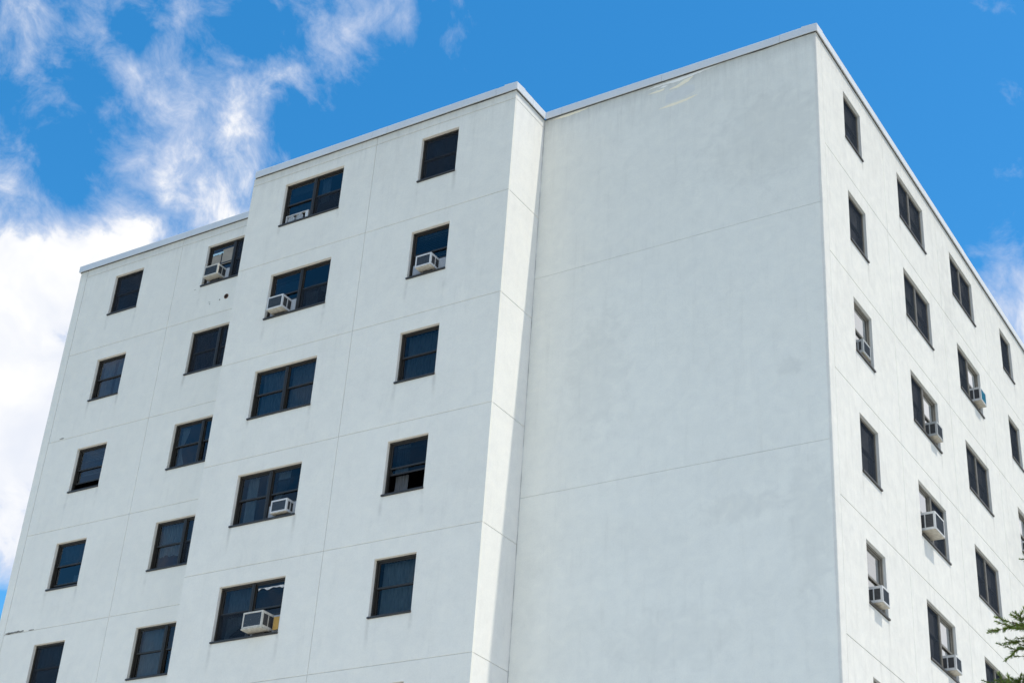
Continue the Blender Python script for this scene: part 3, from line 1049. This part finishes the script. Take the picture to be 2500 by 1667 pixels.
def air_conditioner(col, row, u0, u1, z0, z1, p, label, coil='coil', casing='ac_white', stained=False):
    w, h = u1-u0, z1-z0
    place, left, W = COLS[col]
    P, rz = wpoint(col, row, u0, 0, z0)
    back = .34
    t = .022
    mb = MB()
    # casing: open rear frame, top, bottom, sides with vent openings
    mb.box(0, w, -p, back, h-.012, h)
    mb.box(0, w, -p+.004, back, 0, .012)
    for x0, x1 in ((0, .010), (w-.010, w)):
        mb.box(x0, x1, -p, back, .012, .055)
        mb.box(x0, x1, -p, back, h-.055, h-.012)
        mb.box(x0, x1, -p, -p+.045, .055, h-.055)
        mb.box(x0, x1, back-.20, back, .055, h-.055)
        mid = (-p+.045+back-.20)/2
        mb.box(x0, x1, mid-.012, mid+.012, .055, h-.055)
    mb.ring(.0105, w-.0105, .0125, h-.0125, .024, -p-.002, -p+.012)
    root = link('air_conditioner', mb.mesh('air_conditioner'), M[casing], None, P, rz)
    root.rotation_euler.x = 0
    cb = MB()
    cb.box(.034, w-.034, -p+.010, -p+.05, .036, h-.036)
    cg = link('condenser_coil', cb.mesh('condenser_coil'), M[coil], root)
    n = max(8, int((h-.08)/.018))
    for i in range(n):
        z = .042+(h-.084)*i/(n-1)
        link('fin', cached(('fin', round(w, 3)), lambda: MB().box(.036, w-.036, 0, .008, -.0025, .0025).mesh('fin')), M[coil], cg, (0, -p+.003, z))
    for sx in (.006, w-.006):
        link('side_vent', MB().box(sx-.002, sx+.002, -p+.046, back-.201, .056, h-.056).mesh('side_vent'), M['vent_dark'], root)
        n_l = 9
        for q in range(n_l):
            z_ = .066+(h-.132)*q/(n_l-1)
            sgn = -.003 if sx < w/2 else .003
            link('louvre', cached(('louvre', round(p, 3), round(h, 3), sgn > 0), lambda: MB().box(min(0, sgn), max(0, sgn), -p+.050, back-.205, -.0025, .0025).mesh('louvre')), M['vent_grey'], root, (sx, 0, z_))
    # extendable side panels closing the rest of the light
    lts = lights_of(W)
    a, b = [q for q in lts if q[0]-.2 <= (u0+u1)/2 <= q[1]+.2][0] if len(lts) == 1 else (lts[0] if (u0+u1)/2 < W/2 else lts[1])
    for s0, s1 in ((a, u0-.002), (u1+.002, b)):
        if s1-s0 > .03:
            pb = MB()
            npl = max(2, int((s1-s0)/.03))
            for i in range(npl):
                xa, xb = s0+(s1-s0)*i/npl-u0, s0+(s1-s0)*(i+1)/npl-u0
                xm = (xa+xb)/2
                pb.quad((xa, .135, -.02), (xm, .120, -.02), (xm, .120, h-.01), (xa, .135, h-.01))
                pb.quad((xm, .120, -.02), (xb, .135, -.02), (xb, .135, h-.01), (xm, .120, h-.01))
            link('side_panel', pb.mesh('side_panel'), M['panel_plastic'], root)
    if stained:
        link('drip_tray', MB().box(-.006, w+.004, -p-.012, .06, -.03, -.001).mesh('drip_tray', bevel=.004), M['ac_dirty'], root)
    else:
        link('base_pan', MB().box(.004, w-.004, -p+.006, .06, -.008, -.0005).mesh('base_pan', bevel=.002), M['ac_dirty'], root)
    # support foot on the sill side
    link('support_foot', MB().box(w*.2, w*.8, .02, .05, -(z0-SILLH)+.004, -.009).mesh('support_foot'), M['vent_dark'], root)
    return tag(root, label, 'air conditioner', 'window air conditioners')


air_conditioner('B', 0, .20, .71, .16, .49, .18, 'peeling white air conditioner below beige reflections in the top-floor window left of the projection', casing='ac_old', coil='coil_flaked')
air_conditioner('C', 1, .22, .71, .13, .49, .20, 'white air conditioner at the left of the second-row double window on the projecting block', coil='coil_flaked')
air_conditioner('D', 1, .36, .80, .12, .44, .19, 'clean white air conditioner in the second-row single window beside the blank wall')
air_conditioner('C', 3, 1.26, 1.73, .11, .42, .09, 'white air conditioner at the right of the fourth-row double window on the projecting block')
air_conditioner('C', 4, 1.08, 1.64, .13, .50, .24, 'rust-stained air conditioner beside yellow cardboard in the fifth-row double window', stained=True, casing='ac_old', coil='coil_flaked')
air_conditioner('E', 2, .31, .75, .12, .44, .05, 'air conditioner nearly flush in the third-row single window at the sunlit corner', casing='ac_grey')
air_conditioner('E', 4, .27, .67, .10, .44, .18, 'air conditioner in the fifth-row single window at the sunlit corner')
air_conditioner('F', 2, 1.15, 1.57, .13, .49, .17, 'grey air conditioner in the third-row window of the first sunlit double column', casing='ac_grey')
air_conditioner('F', 3, .12, .74, .16, .58, .28, 'large air conditioner casting a long shadow at the left of a sunlit double window')
air_conditioner('F', 4, 1.13, 1.53, .10, .44, .19, 'lowest air conditioner on the sunlit side, with pale blue-grey coil', coil='coil')
air_conditioner('G', 1, 1.15, 1.61, .17, .55, .19, 'air conditioner with bright blue coil on the sunlit side', coil='coil_blue')
air_conditioner('H', 2, .24, .72, .12, .42, .10, 'air conditioner cut off by the right edge of the photo')

# twin window fan
P, rz = wpoint('C', 0, .10, .10, ZB+.01)
fw, fh = .74, .27
fb = MB()
fb.ring(0, fw, 0, fh, .018, 0, .05)
fb.box(fw-.10, fw-.0185, .006, .044, .0185, fh-.0185)
fan = link('window_fan', fb.mesh('window_fan'), M['ac_white'], None, P, rz)
for cx in (.16, .44):
    rb = MB()
    n = 28
    for rr in (.115, .085, .055, .028):
        i0 = len(rb.v)
        for i in range(n):
            a = 2*math.pi*i/n
            for r_, y_ in ((rr+.004, .004), (rr-.004, .004)):
                rb.v.append((cx+math.cos(a)*r_, y_, fh/2+math.sin(a)*r_))
        for i in range(n):
            j = (i+1) % n
            rb.f.append((i0+2*i, i0+2*j, i0+2*j+1, i0+2*i+1))
    link('fan_back', disc(.112, 24), M['panel_plastic'], fan, (cx, .040, fh/2))
    link('fan_guard', rb.mesh('fan_guard'), M['ac_white'], fan)
    bb = MB()
    for q in range(5):
        a = 2*math.pi*q/5
        p0 = (cx+math.cos(a)*.02, .022, fh/2+math.sin(a)*.02)
        p1 = (cx+math.cos(a-.25)*.105, .014, fh/2+math.sin(a-.25)*.105)
        p2 = (cx+math.cos(a+.35)*.105, .036, fh/2+math.sin(a+.35)*.105)
        bb.v += [p0, p1, p2]
        bb.f.append((len(bb.v)-3, len(bb.v)-2, len(bb.v)-1))
    link('fan_blade_wheel', bb.mesh('fan_blade_wheel'), M['panel_plastic'], fan)
tag(fan, 'white twin window fan in the top-floor double window of the projecting block', 'fan')

# ------------------------------------------------------------------ spruce at the right
m, g2 = new_mat('spruce_needles')
pos = g2.n('ShaderNodeNewGeometry').outputs['Position']
n = g2.noise(pos, 2.2, 3)
at = g2.n('ShaderNodeAttribute', attribute_name='tone', attribute_type='GEOMETRY').outputs['Fac']
colr = g2.mix(at, (.06, .12, .015, 1), (.30, .43, .06, 1))
colr = g2.mix(g2.rng(n, .3, .7, 0, .4), colr, (.07, .12, .022, 1))
dd = g2.n('ShaderNodeBsdfPrincipled', {'Base Color': colr, 'Roughness': .55, 'Specular IOR Level': .35})
tt = g2.n('ShaderNodeBsdfTranslucent', {'Color': (.10, .18, .02, 1)})
M['needles'] = finish(m, g2, g2.n('ShaderNodeMixShader', {0: .2, 1: dd.outputs[0], 2: tt.outputs[0]}).outputs[0])

TREE = Vector((7.65, -11.765, 0))
TH = 10.2
tree = bpy.data.objects.new('spruce_tree', None)
C.objects.link(tree)
tree.location = TREE
tag(tree, 'green spruce with bristly branch tips in front of the sunlit wall', 'tree')


def tube(mb, pts, radii, n=7):
    i0 = len(mb.v)
    for k, (p_, r_) in enumerate(zip(pts, radii)):
        d_ = (pts[min(k+1, len(pts)-1)]-pts[max(k-1, 0)]).normalized()
        a_ = d_.orthogonal().normalized()
        b_ = d_.cross(a_)
        for i in range(n):
            an = 2*math.pi*i/n
            mb.v.append(tuple(p_+(a_*math.cos(an)+b_*math.sin(an))*r_))
    for k in range(len(pts)-1):
        for i in range(n):
            j = (i+1) % n
            mb.f.append((i0+k*n+i, i0+k*n+j, i0+(k+1)*n+j, i0+(k+1)*n+i))


tp = [Vector((.05*mnoise.noise((0, z*.4, 1)), .05*mnoise.noise((3, z*.4, 1)), z)) for z in np.linspace(0, TH, 22)]
tmb = MB()
tube(tmb, tp, [.17*(1-z/(TH*1.02))+.008 for z in np.linspace(0, TH, 22)], 12)
trunk = link('trunk', tmb.mesh('trunk', smooth=True), M['bark'], tree)

shoots = []      # (start, end, radius, tone)
z = .9
R_ = random.Random(3)
while z < TH-.25:
    f = (TH-z)/TH
    reach = .25+2.75*f**.85
    nb = 6 if f > .15 else 5
    off = R_.random()*6.28
    for b_ in range(nb):
        az = off+2*math.pi*b_/nb+R_.uniform(-.25, .25)
        ln = reach*R_.uniform(.78, 1.08)
        up = .45*(1-f)+.05
        pts = []
        segs = 9
        for s in range(segs+1):
            t_ = s/segs
            r_ = ln*t_
            zz = z+ln*(up*t_-.34*t_*(1-.55*t_)*(f+.25))+R_.uniform(-.015, .015)
            a2 = az+.10*math.sin(3*t_+b_)
            pts.append(Vector((math.cos(a2)*r_, math.sin(a2)*r_, zz)))
        br_ = MB()
        tube(br_, pts, [.024*(1-.8*s/segs)*(.4+f) for s in range(segs+1)], 5)
        link('branch', br_.mesh('branch', smooth=True), M['twig'], tree)
        # side twigs
        d_all = (pts[-1]-pts[0]).normalized()
        shoots.append((pts[-2], pts[-1]+d_all*.16, .046, 1.0))
        step = .062
        nt = int(ln*.86/step)
        for q in range(nt):
            t_ = .14+.86*q/max(1, nt)
            k = min(segs-1, int(t_*segs))
            base = pts[k].lerp(pts[k+1], t_*segs-k)
            dirn = (pts[k+1]-pts[k]).normalized()
            sidev = dirn.cross(Vector((0, 0, 1))).normalized()*(1 if q % 2 else -1)
            tl = (.16+.62*ln*.30*math.sin(math.pi*min(1, t_*.93)))*R_.uniform(.7, 1.2)
            dv = (dirn*R_.uniform(.65, 1.0)+sidev*R_.uniform(.6, 1.0)+Vector((0, 0, R_.uniform(-.35, .30)))).normalized()
            end = base+dv*tl+Vector((0, 0, -.10*tl))
            shoots.append((base, end, .044, .35+.65*t_*R_.random()))
            if tl > .22:
                for q2 in range(3 if tl > .40 else 2):
                    tt2 = .30+.28*q2+R_.uniform(-.06, .06)
                    b2 = base.lerp(end, tt2)
                    for sg in (1, -1):
                        s2 = dv.cross(Vector((0, 0, 1))).normalized()*sg
                        d2 = (dv*.8+s2*.7+Vector((0, 0, R_.uniform(-.25, .4)))).normalized()
                        shoots.append((b2, b2+d2*tl*R_.uniform(.30, .55), .042, .4+.6*R_.random()))
    z += R_.uniform(.24, .32)
shoots.append((Vector((0, 0, TH-.3)), Vector((0, 0, TH+.35)), .03, 1.0))

# needles: one thin triangle each, bristling forward round every shoot
S0 = np.array([tuple(s[0]) for s in shoots])
S1 = np.array([tuple(s[1]) for s in shoots])
SR = np.array([s[2] for s in shoots])
ST = np.array([s[3] for s in shoots])
LEN = np.linalg.norm(S1-S0, axis=1)
cnt = np.maximum(20, (LEN*330).astype(int))
idx = np.repeat(np.arange(len(shoots)), cnt)
N = len(idx)
t = rng.random(N)
D = (S1-S0)/LEN[:, None]
ref = np.where(np.abs(D[:, 2:3]) > .9, np.array([[1., 0, 0]]), np.array([[0, 0, 1.]]))
A = np.cross(D, ref)
A /= np.linalg.norm(A, axis=1)[:, None]
Bv = np.cross(D, A)
ang = rng.random(N)*2*np.pi
rad = A[idx]*np.cos(ang)[:, None]+Bv[idx]*np.sin(ang)[:, None]
base = S0[idx]+(S1-S0)[idx]*t[:, None]
nl = SR[idx]*rng.uniform(.75, 1.15, N)*(1-.35*t**3)
tip = base+rad*nl[:, None]*.80+D[idx]*(nl*.60)[:, None]
wid = np.cross(rad, D[idx])*(.0050)
V = np.empty((N, 3, 3))
V[:, 0] = base-wid
V[:, 1] = base+wid
V[:, 2] = tip
me = bpy.data.meshes.new('crown')
me.vertices.add(N*3)
me.vertices.foreach_set('co', V.reshape(-1))
me.loops.add(N*3)
me.loops.foreach_set('vertex_index', np.arange(N*3, dtype=np.int32))
me.polygons.add(N)
me.polygons.foreach_set('loop_start', np.arange(0, N*3, 3, dtype=np.int32))
me.polygons.foreach_set('loop_total', np.full(N, 3, dtype=np.int32))
atr = me.attributes.new('tone', 'FLOAT', 'POINT')
atr.data.foreach_set('value', np.repeat(ST[idx]*rng.uniform(.6, 1.0, N), 3))
me.validate()
me.update(calc_edges=True)
crown = link('crown', me, M['needles'], tree)
crown['kind'] = 'stuff'
tw = MB()
for a, b, r_, tn in shoots:
    tube(tw, [a, b], [.0045, .002], 3)
twigs = link('twigs', tw.mesh('twigs'), M['twig'], tree)
twigs['kind'] = 'stuff'
print('needles', N, 'shoots', len(shoots))
